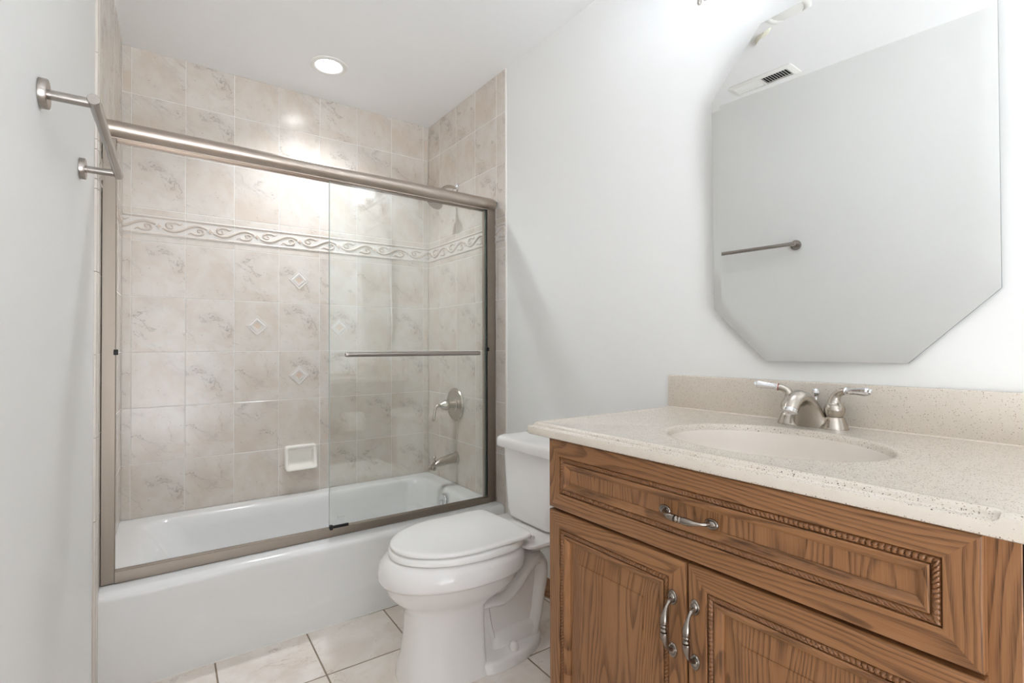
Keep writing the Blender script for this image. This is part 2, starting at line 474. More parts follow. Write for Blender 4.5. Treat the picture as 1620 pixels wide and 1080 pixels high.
s_ = .0346; p_ = (W-2*s_)/7
colsB = [0, s_] + [s_+p_*i for i in range(1, 7)] + [W-s_, W]
tb = tiles('tile_surface', wall_back, (0, 0, 0), (1, 0, 0), (0, -1, 0), colsB)
border('border_tile', wall_back, (0, 0, 0), (1, 0, 0), (0, -1, 0), 0, W, colsB)
TE = .826
colsR = [0, .1456, .1456+.2013, .1456+.4026, .1456+.6039, TE]
tiles('tile_surface', wall_right, (W, 0, 0), (0, -1, 0), (-1, 0, 0), colsR, zlow=.0)
border('border_tile', wall_right, (W, 0, 0), (0, -1, 0), (-1, 0, 0), 0, TE, [0, .1456-.2044+.2044]+[.1456+.2013*i for i in range(1, 4)]+[TE])
dl = Vector((xl(-1), -1, 0)).normalized(); nl = Vector((-dl.y, dl.x, 0))
if nl.x < 0: nl = -nl
tiles('tile_surface', wall_left, (0, 0, 0), dl, nl, [0, .1456, .1456+.2013, .1456+.4026, .1456+.6039, .845], zlow=.0)
border('border_tile', wall_left, (0, 0, 0), dl, nl, 0, .845, [0, .1456]+[.1456+.2013*i for i in range(1, 4)]+[.845])
# bullnose finishing strips on the tile edges
def f_bn_l(bm):
    for a, b, d in ((.805, .8465, .0035), (.848, .860, .0015)):
        for j in range(len(ROWS)-1):
            z0 = (0 if j == 0 else ROWS[j])+.001; z1 = ROWS[j+1]-.001
            p = [dl*a + nl*(-.0055), dl*a + nl*d, dl*(b-.006) + nl*d, dl*(b-.002) + nl*(d*.6), dl*b + nl*(-.002), dl*b + nl*(-.0058)]
            loft(bm, [[q+Vector((0, 0, z)) for q in p] for z in (z0, z1)], True, True)
tl = NB('bullnose_edge', f_bn_l, 'wall_tile', wall_left, 40)
def f_bn_r(bm):
    for j in range(len(ROWS)-1):
        z0 = (0 if j == 0 else ROWS[j])+.001; z1 = ROWS[j+1]-.001
        p = [(W+.0055, -.80), (W-.0012, -.80), (W-.0014, -.823), (W+.0005, -.8285), (W+.0035, -.8305), (W+.0058, -.831)]
        loft(bm, [[Vector((a, b, z)) for a, b in p] for z in (z0, z1)], True, True)
# right-hand tile edge rounds over onto the wall
def f_bn_r2(bm):
    p = [(W+.0058, -.8255), (W-.0001, -.8255), (W+.0006, -.8285), (W+.003, -.8303), (W+.0058, -.831)]
    loft(bm, [[Vector((a, b, z)) for a, b in p] for z in (0, H)], True, True)
NB('bullnose_edge', f_bn_r2, 'border_field', wall_right, 40)

# diamond insets in four tiles of the back wall
def rect_rings(bm, prof, fn, mats=None, cap=True, capmat=0):
    rs = []
    for d, h in prof: rs.append([bm.verts.new(p) for p in fn(d, h)])
    for i, (a, b) in enumerate(zip(rs, rs[1:])): ring_faces(bm, a, b, mats[i] if mats else 0)
    if cap: bm.faces.new(rs[-1]).material_index = capmat
for x, z in ((.7454, 1.434), (.546, 1.188), (.9575, 1.187), (.746, .9326)):
    def f(bm):
        def fn(d, h):
            q = .0515-d
            return [Vector((x-q, -h, z)), Vector((x, -h, z-q)), Vector((x+q, -h, z)), Vector((x, -h, z+q))]
        rect_rings(bm, [(0, -.0008), (.0002, .0012), (.0045, .0030), (.0075, .0006), (.009, .0006), (.0215, .0040), (.0225, .0040), (.0255, .0015), (.0275, .0030), (.0300, .0030), (.0320, .0012)],
                   fn, [0, 0, 0, 0, 0, 0, 0, 0, 0, 0], True, 1)
    NB('diamond_inset', f, ['border_field', 'inset_beige'], wall_back, 15)

# oak baseboards
def f_bbr(bm):
    uvl = bm.loops.layers.uv.new('UV')
    prof = [(0, 0), (-.012, 0), (-.012, .058), (-.009, .068), (-.004, .074), (0, .078)]
    loft(bm, [[Vector((W+TT+a, y, z)) for a, z in prof] for y in (-.833, -1.834)], True, True)
    for f in bm.faces:
        for l in f.loops: l[uvl].uv = (l.vert.co.y, l.vert.co.z+l.vert.co.x)
struct(NB('baseboard_right', f_bbr, 'oak', None, 20))
def f_bbl(bm):
    uvl = bm.loops.layers.uv.new('UV')
    prof = [(0, 0), (.012, 0), (.012, .048), (.009, .058), (.004, .064), (0, .068)]
    ys = [-.868, -.873, YF+.02]
    def sec(y, k): return [Vector((xl(y)-TT+a*k, y, z)) for a, z in prof]
    loft(bm, [sec(ys[0], .6), sec(ys[1], 1), sec(ys[2], 1)], True, True)
    for f in bm.faces:
        for l in f.loops: l[uvl].uv = (l.vert.co.y, l.vert.co.z+l.vert.co.x)
struct(NB('baseboard_left', f_bbl, 'oak', None, 20))

# ================================================================== BATHTUB
TF = -.815
def f_tub(bm):
    X0 = lambda y: xl(y)+.002
    x1 = W-.002
    seg = 8
    def ring(a0, a1, b0, b1, z, rad, out=False):
        return rrect(a0, a1, b0, b1, z, rad, seg)
    rings = []
    R = lambda x0, xx1, y0, y1, z, rad: rings.append(rrect(x0, xx1, y0, y1, z, rad, seg))
    R(.0, x1, -.755, -.004, RIM, .004)
    R(.050, 1.437, -.718, -.070, RIM, .075)
    R(.075, 1.418, -.708, -.080, RIM-.001, .088)
    R(.088, 1.408, -.700, -.087, RIM-.006, .095)
    R(.100, 1.400, -.692, -.093, RIM-.018, .100)
    R(.130, 1.392, -.684, -.101, RIM-.060, .105)
    R(.185, 1.380, -.672, -.113, RIM-.150, .110)
    R(.235, 1.365, -.658, -.127, .085, .110)
    R(.275, 1.345, -.640, -.145, .062, .100)
    R(.330, 1.300, -.600, -.185, .055, .080)
    rs = loft(bm, rings, False, True)
    # outer side strip to the slanting left wall and over the front edge down the apron
    nx, xa, xb = 90, 0.0, x1
    KN = [(0, .20), (.20, .182), (.33, .130), (.43, .098), (.55, .084), (.72, .106), (.88, .127), (1.1, .150), (1.5, .18)]
    def zc(x):
        for (a, p), (b, q) in zip(KN, KN[1:]):
            if x <= b: t_ = (x-a)/(b-a); return p+(q-p)*t_
        return KN[-1][1]
    cols = []
    arc = [(-.755, RIM)] + [(-.790-.025*sin(a), RIM-.025+.025*cos(a)) for a in [k*pi/12 for k in range(0, 7)]]
    zs = [RIM-.025-(RIM-.025)*k/44 for k in range(1, 45)]
    for i in range(nx+1):
        x = xa + (xb-xa)*i/nx
        col = [(x, y, z) for y, z in arc]
        for z in zs:
            s = max(0, min(1, (z-zc(x))/.024+.5)); s = s*s*(3-2*s)*max(0, min(1, (x-.12)/.35))*max(0, min(1, (.262-z)/.06))
            y = TF + .0042*s
            col.append((x, y, z))
        cols.append([bm.verts.new(c) for c in col])
    # slanted left end
    for v in cols[0]: v.co.x = xl(v.co.y)+.0015
    for a, b in zip(cols, cols[1:]): ring_faces(bm, a, b, 0, False)
    # left deck strip under the tile between x=0 and the slanted wall
    bmesh.ops.remove_doubles(bm, verts=bm.verts, dist=.0004)
    zq = RIM-.0003
    bm.faces.new([bm.verts.new(p) for p in ((.006, -.006, zq), (-.0005, -.006, zq), (xl(-.757)+.0004, -.757, zq), (.006, -.757, zq))])
tub = thing('bathtub', 'white enamelled alcove bathtub with a plain curved apron behind the sliding glass doors', 'bathtub', (.75, -.41, 0))
NB('tub_shell', f_tub, 'tub_enamel', tub, 50)
NB('caulk_bead', lambda bm: tube(bm, [(.0, TF-.001, .0006), (1.497, TF-.001, .0006)], .0032, 8), 'grout', tub)
ovx = 1.3845
def f_ov(bm):
    ax = (-.98, 0, .16)
    lathe(bm, [(.0355, 0), (.0355, .003), (.033, .0065), (.020, .009), (.006, .0095), (.0, .0095)], (ovx, -.405, .258), ax, 40)
    tube(bm, [(ovx-.010, -.405, .258), (ovx-.022, -.405, .262), (ovx-.024, -.405, .240)], [.004, .0045, .003], 10)
NB('overflow_plate', f_ov, 'chrome', tub, 40)
NB('drain', lambda bm: lathe(bm, [(.034, 0), (.034, .002), (.026, .004), (.02, .002), (.0, .002)], (1.22, -.39, .0552), (0, 0, 1), 32), 'chrome', tub)

# ================================================================== SLIDING SHOWER DOOR
sd = thing('sliding_shower_door', 'framed sliding glass shower door in brushed nickel standing on the tub rim', 'shower door', (.75, -.735, RIM))
def tz(x): return .0055*(1-2*x/1.5)           # the frame hangs a hair lower at the right
LX0, LX1, RX0, RX1 = xl(-.73)+.001, .0085, 1.4537, 1.4995
YS0, YS1 = -.742, -.690
def f_header(bm):
    prof = [(-.690, 1.7600), (-.690, 1.815), (-.700, 1.8195), (-.716, 1.8205), (-.736, 1.8185), (-.752, 1.812), (-.7625, 1.802), (-.7665, 1.791), (-.7645, 1.780),
            (-.757, 1.770), (-.747, 1.7635), (-.742, 1.7615), (-.742, 1.7590), (-.738, 1.7590), (-.738, 1.7680), (-.696, 1.7680), (-.696, 1.7600)]
    xs = [xl(-.74)+.002, xl(-.74)+.005] + [i*.1 for i in range(0, 15)] + [1.482, 1.490, 1.495, 1.4985]
    yc, zc_ = -.722, 1.790
    rings = []
    for x in xs:
        k = 1.0
        if x > 1.481: k = 1-.30*((x-1.481)/.0175)**2.2
        rings.append([Vector((x, yc+(y-yc)*k if y < yc else y, zc_+(z-zc_)*(k if k < 1 else 1)+tz(x))) for y, z in prof])
    loft(bm, rings, True, True)
NB('header_rail', f_header, 'door_nickel', sd, 32)
def jamb(x0, x1, bumper):
    def f(bm): box(bm, x0, x1, YS0+.002, YS1, RIM+.0006, 1.7605+tz(x0), .0012, 1)
    j = NB('side_jamb', f, 'jamb_nickel', sd, 0)
    return j
jl = jamb(LX0, LX1, 0); jr = jamb(RX0, RX1, 0)
def f_sill(bm):
    prof = [(-.744, .0006), (-.7445, .0300), (-.7435, .0325), (-.7405, .0332), (-.738, .0325), (-.737, .0200), (-.704, .018), (-.700, .026), (-.694, .026), (-.690, .0006)]
    loft(bm, [[Vector((x, y, RIM+z+(tz(x) if z > .002 else 0))) for y, z in prof] for x in (LX1+.0004, RX0-.0004)], True, True)
NB('sill_track', f_sill, 'jamb_nickel', sd, 30)
def bump_(x, y, z): NB('door_bumper', lambda bm: box(bm, x-.006, x+.006, y-.008, y+.006, z-.009, z+.009, .0015), 'black_rubber', sd)
bump_(LX1+.001, -.741, 1.0655); bump_(RX0-.003, -.741, 1.067)
NB('edge_seal', lambda bm: box(bm, 1.4497, 1.4533, -.735, -.727, RIM+.034, 1.755, .0005), 'black_rubber', sd)
NB('bottom_guide', lambda bm: (box(bm, .691, .768, -.7435, -.7355, RIM+.0295, RIM+.043, .001), box(bm, .691, .703, -.748, -.7355, RIM+.0290, RIM+.0475, .001)), 'black_rubber', sd)
def panel(x0, x1, y, edge):
    def f(bm):
        z0, z1 = RIM+.033, 1.7655
        box(bm, x0, x1, y-.003, y+.003, z0, z1)
        for fc in bm.faces:
            if abs(fc.normal.x) > .5: fc.material_index = 1
    return NB('glass_panel', f, ['door_glass', 'glass_edge'], sd, 0)
pf = panel(.6925, 1.4490, -.7310, True)
pb = panel(.7000, 1.4480, -.7060, True)
def f_gbar(bm):
    xs = [.741, .7418, .7435, .747] + [.76+.02*i for i in range(0, 31)] + [1.379, 1.3825, 1.384, 1.385]
    rr = [.002, .0055, .0080, .0092] + [.0095]*31 + [.0092, .0080, .0055, .002]
    tube(bm, [(x, -.778, 1.0492) for x in xs], rr, 16)
    for x in (.79, 1.335): tube(bm, [(x, -.7335, 1.0492), (x, -.776, 1.0492)], .0065, 12)
NB('polished_edge', lambda bm: (box(bm, 1.4425, 1.4462, -.7342, -.7278, RIM+.033, 1.7655)), 'glass_edge', pf)
NB('polished_edge', lambda bm: (box(bm, .6918, .6936, -.7342, -.7278, RIM+.033, 1.7655)), 'glass_edge_pale', pf)
NB('glass_towel_bar', f_gbar, 'bar_nickel', pf)
def f_etch(bm):
    def q(x0, x1, z0, z1, y): bm.faces.new([bm.verts.new(p) for p in ((x0, y, z0), (x1, y, z0), (x1, y, z1), (x0, y, z1))])
    y = -.7342
    q(.7255, .7285, .3805, .3900, y); q(.7300, .7310, .3805, .3880, y)
    for k in range(9): q(.7335+k*.0027, .7335+k*.0027+.0019, .3842, .3868, y)
    for k in range(7): q(.733+k*.0030, .733+k*.0030+.0020, .3740, .3755, y)
NB('glass_etching', f_etch, 'glass_etching', pf, 0)

# ================================================================== SHOWER FITTINGS
sh = thing('showerhead', 'brushed nickel shower head on a bent arm high on the right tiled wall', 'shower head', (1.5, -.345, 1.968))
def f(bm):
    arm = catmull([(1.499, -.345, 1.968), (1.465, -.345, 1.972), (1.43, -.347, 1.962), (1.405, -.350, 1.935), (1.395, -.352, 1.915)], 6)
    tube(bm, arm, .0085, 14)
NB('arm', f, 'brushed_nickel', sh)
NB('flange', lambda bm: lathe(bm, [(.029, 0.0005), (.0285, .003), (.022, .009), (.012, .012), (.0, .012)], (1.5, -.345, 1.968), (-1, 0, 0), 32), 'chrome', sh)
NB('head', lambda bm: lathe(bm, [(.0, -.005), (.012, -.004), (.0135, .012), (.016, .022), (.029, .036), (.0445, .052), (.0470, .058), (.0470, .066), (.043, .069), (.0, .069)], (1.397, -.352, 1.912), (-.62, -.12, -.78), 36), 'brushed_nickel', sh)
def f(bm):
    a, e1, e2 = basis((-.62, -.12, -.78)); c = Vector((1.397, -.352, 1.912)) + a*.069
    for rr, n in ((.008, 6), (.016, 12), (.024, 18), (.031, 24), (.038, 30)):
        for k in range(n):
            p = c + e1*(rr*cos(2*pi*k/n)) + e2*(rr*sin(2*pi*k/n))
            lathe(bm, [(.0016, -.0005), (.0013, .0015), (0, .0018)], p, a, 6)
NB('spray_nozzles', f, 'black_rubber', sh)

va = thing('shower_valve', 'round brushed nickel shower valve plate with a lever handle on the right tiled wall', 'shower valve', (1.5, -.337, .758))
vc = (1.5, -.337, .757)
NB('escutcheon', lambda bm: lathe(bm, [(.091, .0005), (.0915, .004), (.088, .0095), (.080, .0115), (.076, .0095), (.060, .0105), (.056, .0125), (.038, .0145), (.035, .0175), (.0, .0175)], vc, (-1, 0, 0), 56), 'brushed_nickel', va)
def f(bm):
    lathe(bm, [(.0185, .017), (.0185, .046), (.026, .050), (.0300, .057), (.0300, .064), (.027, .073), (.020, .084), (.0135, .094), (.010, .099), (.0, .100)], vc, (-1, 0, 0), 36)
NB('hub', f, 'brushed_nickel', va)
def f(bm):
    p = catmull([(1.5-.095, -.337, .757), (1.5-.112, -.337, .756), (1.5-.124, -.337, .745), (1.5-.130, -.337, .728), (1.5-.134, -.337, .700), (1.5-.137, -.337, .682), (1.5-.138, -.337, .672)], 5)
    tube(bm, p, interp([.0095, .0092, .0085, .0066, .0078, .0084, .0045], 5), 14)
NB('lever', f, 'brushed_nickel', va)

sp = thing('tub_spout', 'brushed nickel tub spout with a small diverter knob below the shower valve', 'tub spout', (1.5, -.345, .46))
def f(bm):
    yc = -.345
    secs = [(1.499, .462, .0345, .0345), (1.494, .462, .0345, .0345), (1.490, .462, .029, .029), (1.455, .458, .0265, .0265), (1.420, .452, .0245, .0235), (1.390, .447, .0238, .0215), (1.370, .443, .0232, .0215), (1.353, .437, .0225, .0235), (1.346, .428, .0210, .0220)]
    rings = []
    for i, (x, z, hw, hh) in enumerate(secs):
        t_ = max(0, (i-5)/3); ang = t_*1.0
        d = Vector((sin(ang)*1, 0, cos(ang)))
        rings.append([Vector((x, yc, z)) + Vector((0, 1, 0))*(hw*cos(2*pi*k/28)) + d*(hh*sin(2*pi*k/28)) for k in range(28)])
    loft(bm, rings, True, True)
    lathe(bm, [(.0175, 0), (.0175, .020), (.0155, .022), (.0, .021)], (1.3575, yc, .432), (-.25, 0, -1), 24)
NB('spout_body', f, 'brushed_nickel', sp, 40)
NB('diverter_knob', lambda bm: lathe(bm, [(.0035, -.004), (.0035, .012), (.0055, .014), (.0085, .018), (.0090, .022), (.0075, .027), (.004, .030), (0, .0305)], (1.366, -.345, .457), (-.15, 0, 1), 20), 'brushed_nickel', sp)

# soap dish
so = thing('soap_dish', 'white ceramic soap dish set into the back tiled wall above the tub', 'soap dish', (.753, 0, .5))
def f(bm):
    x0, x1, z0, z1 = .672, .834, .440, .567
    def rg(d, y, dz=0, rad=.016):
        return [Vector((p.x, y - (.030*max(0, (z0+.05-p.y)/.05)**1.5 if y < -.012 else 0), p.y)) for p in rrect(x0+d, x1-d, z0+d+dz, z1-d, 0, max(rad-d*.4, .006), 6)]
    loft(bm, [rg(0, .0), rg(0, -.010), rg(.001, -.016), rg(.005, -.0215), rg(.011, -.0225), rg(.017, -.020), rg(.021, -.012, .004), rg(.024, -.004, .008), rg(.028, -.001, .010)], False, True)
NB('dish', f, 'soap_ceramic', so, 50)
# ================================================================== TOILET
TY = -1.288
to = thing('toilet', 'white two-piece elongated toilet with closed lid between the tub and the oak vanity', 'toilet', (1.05, TY, 0))
def f_bowl(bm):
    def E(cx, af, ab, hw, z, pf=2.1, pb=2.6): return egg(cx, TY, af, ab, hw, z, 128, pf, pb)
    rings = [E(.99, .235, .165, .128, .3965), E(.99, .258, .185, .158, .3975), E(.99, .268, .195, .172, .3955), E(.99, .280, .203, .181, .388), E(.99, .292, .207, .187, .372), E(.99, .298, .208, .190, .352),
             E(.99, .299, .206, .190, .334), E(.99, .297, .203, .188, .327), E(.99, .290, .196, .180, .3225), E(.99, .283, .190, .172, .314), E(.99, .272, .180, .163, .290), E(.985, .253, .165, .150, .268), E(.98, .228, .140, .134, .250),
             E(.975, .205, .090, .122, .236, 2.2, 3.0), E(.965, .186, .060, .116, .222, 2.2, 4.5), E(.960, .180, .060, .115, .20, 2.3, 5.5), E(.955, .178, .065, .117, .14, 2.3, 6), E(.952, .182, .068, .122, .08, 2.3, 6), E(.950, .192, .070, .131, .035, 2.3, 6), E(.950, .197, .070, .137, .012, 2.3, 6), E(.950, .197, .070, .138, .0005, 2.3, 6)]
    loft(bm, rings, True, True)
    # bulge behind the bowl under the deck
    rb = [egg(1.10, TY, .08, .050, .150, .388, 40, 3, 4), egg(1.10, TY, .085, .048, .148, .36, 40, 3, 4), egg(1.10, TY, .09, .046, .136, .32, 40, 3, 4), egg(1.09, TY, .08, .050, .118, .288, 40, 3, 4), egg(1.08, TY, .07, .040, .09, .272, 40, 2.4, 3)]
    loft(bm, rb, True, True)
    # deck that carries the tank
    dk = [rrect(1.155, 1.470, TY-.168, TY+.168, .3955, .03), rrect(1.150, 1.474, TY-.172, TY+.172, .392, .033), rrect(1.150, 1.474, TY-.172, TY+.172, .384, .033), rrect(1.17, 1.470, TY-.150, TY+.150, .374, .03), rrect(1.21, 1.46, TY-.10, TY+.10, .355, .03), rrect(1.24, 1.44, TY-.07, TY+.07, .325, .03)]
    loft(bm, dk, True, True)
NB('bowl', f_bowl, 'toilet_china', to, 50)
def f_trap(bm):
    # thin web, the raised trapway tube and the foot
    path = catmull([(.97, TY, .200), (1.05, TY, .197), (1.115, TY, .192), (1.175, TY, .225), (1.225, TY, .275), (1.262, TY, .298), (1.288, TY, .280), (1.290, TY, .230), (1.276, TY, .165), (1.264, TY, .105), (1.246, TY, .05), (1.225, TY, .02)], 8)
    rad = interp([.029, .029, .029, .029, .029, .031, .033, .035, .036, .037, .040, .044], 8)
    tube(bm, path, [(a, .092) for a in rad], 24, up=(0, 1, 0))
    wb = [rrect(.99, 1.265, TY-.066, TY+.066, z, .02) for z in (.02, .12)] + [rrect(1.02, 1.27, TY-.062, TY+.062, .20, .02), rrect(1.10, 1.28, TY-.058, TY+.058, .26, .02), rrect(1.20, 1.28, TY-.055, TY+.055, .29, .02)]
    loft(bm, wb, True, True)
    rib = catmull([(1.045, TY, .19), (1.055, TY, .13), (1.07, TY, .07)], 6)
    tube(bm, rib, [(.016, .080)]*len(rib), 16, up=(0, 1, 0))
    bl = [rrect(1.055, 1.275, TY-.088, TY+.088, .03, .03), rrect(1.060, 1.272, TY-.086, TY+.086, .062, .028), rrect(1.070, 1.262, TY-.080, TY+.080, .079, .024), rrect(1.09, 1.25, TY-.066, TY+.066, .087, .02)]
    loft(bm, bl, True, True)
    hw = catmull([(.985, .118, 0), (1.005, .138, 0), (1.03, .147, 0), (1.10, .150, 0), (1.17, .139, 0), (1.235, .112, 0), (1.28, .072, 0), (1.300, .030, 0), (1.303, .0, 0)], 5)
    def ft(d, z):
        o = [Vector((p.x-(d if p.x > 1.1 else 0), TY+max(p.y-d, 0), z)) for p in hw]
        return o + [Vector((p.x-(d if p.x > 1.1 else 0), TY-max(p.y-d, 0), z)) for p in hw[-2::-1]]
    loft(bm, [ft(0, .0005), ft(0, .022), ft(.003, .030), ft(.009, .034), ft(.02, .0355)], True, True)
NB('trapway_base', f_trap, 'toilet_china', to, 50)
for sgn in (-1, 1):
    NB('bolt_cap', lambda bm: lathe(bm, [(.0165, 0), (.0168, .006), (.0155, .016), (.0115, .0235), (.006, .0268), (0, .0275)], (1.125, TY+sgn*.118, .0352), (0, 0, 1), 24), 'toilet_china', to)
def seat_rings(scale_list, pb=3.2):
    return [egg(.985, TY, .258*s, .200*s2, .181*s3, z, 120, 2.05, pb) for s, s2, s3, z in scale_list]
NB('seat', lambda bm: loft(bm, seat_rings([(.985, .97, .975, .3995), (1.0, .99, 1.0, .4015), (1.002, .99, 1.003, .407), (.99, .985, .985, .4185), (.975, .97, .965, .4205)]), True, True), 'seat_plastic', to, 50)
def f_lid(bm):
    def L(d, z, dome=0):
        o = []
        for p in egg(.965, TY, .232-d, .220-d, .172-d*.8, z, 144, 2.05, 9.0):
            o.append(p)
        return o
    rings = [L(.003, .4245), L(.0, .4262), L(-.0005, .4300), L(.0015, .4345), L(.006, .4370), L(.014, .4382), L(.03, .4390), L(.06, .4400), L(.10, .4408), L(.14, .4412)]
    loft(bm, rings, True, True)
NB('lid', f_lid, 'seat_plastic', to, 50)
for sg in (-1, 1):
    NB('seat_bumper', lambda bm: box(bm, .823, .845, TY+sg*.119-.009, TY+sg*.119+.009, .4195, .4255, .002), 'white_plastic', to)
    def f_hinge(bm):
        lathe(bm, [(.013, 0), (.013, .018), (.010, .026), (0, .027)], (1.182, TY+sg*.075, .3965), (0, 0, 1), 20)
        tube(bm, [(1.186, TY+sg*.055, .413), (1.186, TY+sg*.150, .413)], .0085, 12)
    NB('seat_hinge', f_hinge, 'seat_plastic', to)
def f_tank(bm):
    def K(x0, hw, z, rad): return rrect(x0, 1.478, TY-hw, TY+hw, z, (rad, .02, .02, rad), 8)
    loft(bm, [K(1.300, .118, .3965, .035), K(1.279, .135, .400, .045), K(1.270, .146, .412, .048), K(1.267, .152, .44, .05), K(1.272, .172, .54, .05), K(1.279, .194, .64, .05), K(1.281, .199, .6735, .05), K(1.29, .19, .676, .05)], True, True)
NB('tank', f_tank, 'toilet_china', to, 50)
def f_tlid(bm):
    def K(d, z):
        pts = rrect(1.258+d, 1.484-d, TY-.2165+d, TY+.2165-d, 0, (.05, .02, .02, .05), 8)
        o = []
        for p in pts:
            bow = .010*(1-((p.y-TY)/.2165)**2) if p.x < 1.36 else 0
            o.append(Vector((p.x-bow, p.y, z)))
        return o
    loft(bm, [K(.010, .6755), K(.002, .6765), K(0, .680), K(.0005, .700), K(.003, .7085), K(.009, .7140), K(.018, .7165), K(.045, .7182), K(.072, .7190)], True, True)
NB('tank_lid', f_tlid, 'toilet_china', to, 50)
def f_lev(bm):
    lathe(bm, [(.013, -.004), (.013, .004), (.010, .008), (0, .009)], (1.325, TY+.190, .650), (0, 1, 0), 20)
    tube(bm, catmull([(1.325, TY+.200, .650), (1.315, TY+.205, .649), (1.300, TY+.206, .646), (1.290, TY+.205, .644)], 4), interp([.0045, .005, .005, .003], 4), 10)
NB('flush_lever', f_lev, 'chrome', to)

# ================================================================== VANITY
XF = .920                                     # front of doors
va2 = thing('vanity_cabinet', 'oak vanity cabinet with rope-trimmed doors and drawer front under the speckled counter', 'cabinet', (1.2, -2.255, 0))
def set_uv(bm, fn):
    uvl = bm.loops.layers.uv.verify()
    for f in bm.faces:
        for l in f.loops: l[uvl].uv = fn(l.vert.co, f)
def wood_box(name, x0, x1, y0, y1, z0, z1, parent, grain='z', bev=.001, mat='oak'):
    bm = BM(); box(bm, x0, x1, y0, y1, z0, z1, bev, 1)
    ox, oy = random.random()*9, random.random()*9
    if grain == 'z': set_uv(bm, lambda c, f: (c.z+ox, c.y+c.x+oy))
    else: set_uv(bm, lambda c, f: (c.y+ox, c.z+c.x+oy))
    return obj(name, bm, mat, parent)
YL, YR = -1.838, -2.700
def f_carc(bm):
    box(bm, .9425, 1.504, YL-.018, YL, .002, .8535, .0005, 1)
    box(bm, .9425, 1.504, YR, YR+.018, .002, .8535, .0005, 1)
    box(bm, 1.000, 1.504, YR+.018, YL-.018, .10, .118)
    box(bm, 1.490, 1.504, YR+.018, YL-.018, .118, .8535)
    set_uv(bm, lambda c, f: (c.z+2, c.y+c.x))
NB('carcass', f_carc, 'oak', va2)
def f_ff(bm):
    box(bm, .9405, .960, YL-.034, YL, .10, .8535, .001, 1); box(bm, .9405, .960, YR, YR+.050, .10, .8535, .001, 1)
    set_uv(bm, lambda c, f: (c.z+5.2, c.y+c.x+3))
    n = len(bm.faces)
    for z0, z1 in ((.10, .14), (.655, .695), (.825, .8535)): box(bm, .9408, .959, YR+.050, YL-.034, z0, z1)
    bm.faces.ensure_lookup_table(); uvl = bm.loops.layers.uv.verify()
    for f in bm.faces[n:]:
        for l in f.loops: l[uvl].uv = (l.vert.co.y, l.vert.co.z)
NB('face_frame', f_ff, 'oak', va2)
wood_box('filler_strip', .9445, .962, YC+.006, YR-.0015, .10, .8535, va2)
wood_box('toe_kick', 1.000, 1.015, YR+.019, YL-.019, .002, .0995, va2, 'y')

def frame_front(name, y0, y1, z0, z1, parent, prof, panel_grain, panel_prof, panel_wave):
    """mitred door/drawer frame, y0 = left edge (larger y). prof: (inset, height above XF plane)"""
    bm = BM(); uvl = bm.loops.layers.uv.new('UV')
    def corner(d): return [(y0-d, z0+d), (y1+d, z0+d), (y1+d, z1-d), (y0-d, z1-d)]
    for s in range(4):
        ox, oy = random.random()*9, random.random()*9
        A = [bm.verts.new((XF-h, corner(d)[s][0], corner(d)[s][1])) for d, h in prof]
        B = [bm.verts.new((XF-h, corner(d)[(s+1) % 4][0], corner(d)[(s+1) % 4][1])) for d, h in prof]
        for i in range(len(prof)-1):
            f = bm.faces.new((A[i], B[i], B[i+1], A[i+1]))
            for l in f.loops:
                c = l.vert.co; dd = prof[i][0] if l.vert in (A[i], B[i]) else prof[i+1][0]
                along = c.y if s in (0, 2) else c.z
                l[uvl].uv = (along+ox, dd+oy+(prof[i][1] if l.vert in (A[i], B[i]) else prof[i+1][1]))
    bmesh.ops.remove_doubles(bm, verts=bm.verts, dist=1e-5)
    bmesh.ops.recalc_face_normals(bm, faces=bm.faces)
    door = obj(name, bm, 'oak', parent, 25)
    # centre panel
    bm = BM(); uvl = bm.loops.layers.uv.new('UV'); ox, oy = panel_wave
    rs = [[bm.verts.new((XF-h, y, z)) for y, z in corner(d)] for d, h in panel_prof]
    for a, b in zip(rs, rs[1:]): ring_faces(bm, a, b)
    bm.faces.new(rs[-1])
    set_uv(bm, (lambda c, f: (c.z+ox, c.y+oy)) if panel_grain == 'z' else (lambda c, f: (c.y+ox, c.z+oy)))
    obj('centre_panel', bm, 'oak', door, 10)
    # rope moulding
    bm = BM(); d0, d1, pitch = .0405, .0525, .0078
    for s in range(4):
        cA, cB = corner(d0)[s], corner(d0)[(s+1) % 4]; eA, eB = corner(d1)[s], corner(d1)[(s+1) % 4]
        A = Vector((0, cA[0], cA[1])); B = Vector((0, cB[0], cB[1])); A2 = Vector((0, eA[0], eA[1])); B2 = Vector((0, eB[0], eB[1]))
        L = (B-A).length; n = max(8, int(L/.0011)); nw = 6; rows = []
        for i in range(n+1):
            row = []
            for j in range(nw+1):
                v = j/nw; p = (A.lerp(B, i/n)).lerp(A2.lerp(B2, i/n), v)
                t_ = abs(((i/n*L)/pitch + v*1.25) % 1 - .5)*2
                grv = 1 - max(0, (t_-.68)/.32)**1.3
                h = -.0066 + .0070*math.sqrt(max(0, 1-(2*v-1)**2))*(.30+.70*grv)
                row.append(bm.verts.new((XF-h, p.y, p.z)))
            rows.append(row)
        for a, b in zip(rows, rows[1:]): ring_faces(bm, a, b, 0, False)
    set_uv(bm, lambda c, f: (c.y+c.z+3, .01*c.x))
    obj('rope_moulding', bm, 'rope_oak', door, 60)
    return door
FP = [(.0, -.0200), (.0, -.0045), (.0012, -.0018), (.0035, -.0004), (.0070, .0), (.0388, .0), (.0398, -.0008), (.0402, -.0062),
      (.0528, -.0062), (.0532, -.0018), (.0555, -.0008), (.0580, -.0016), (.0605, -.0030), (.0630, -.0040), (.0655, -.0065), (.0690, -.0085), (.0695, -.0125)]
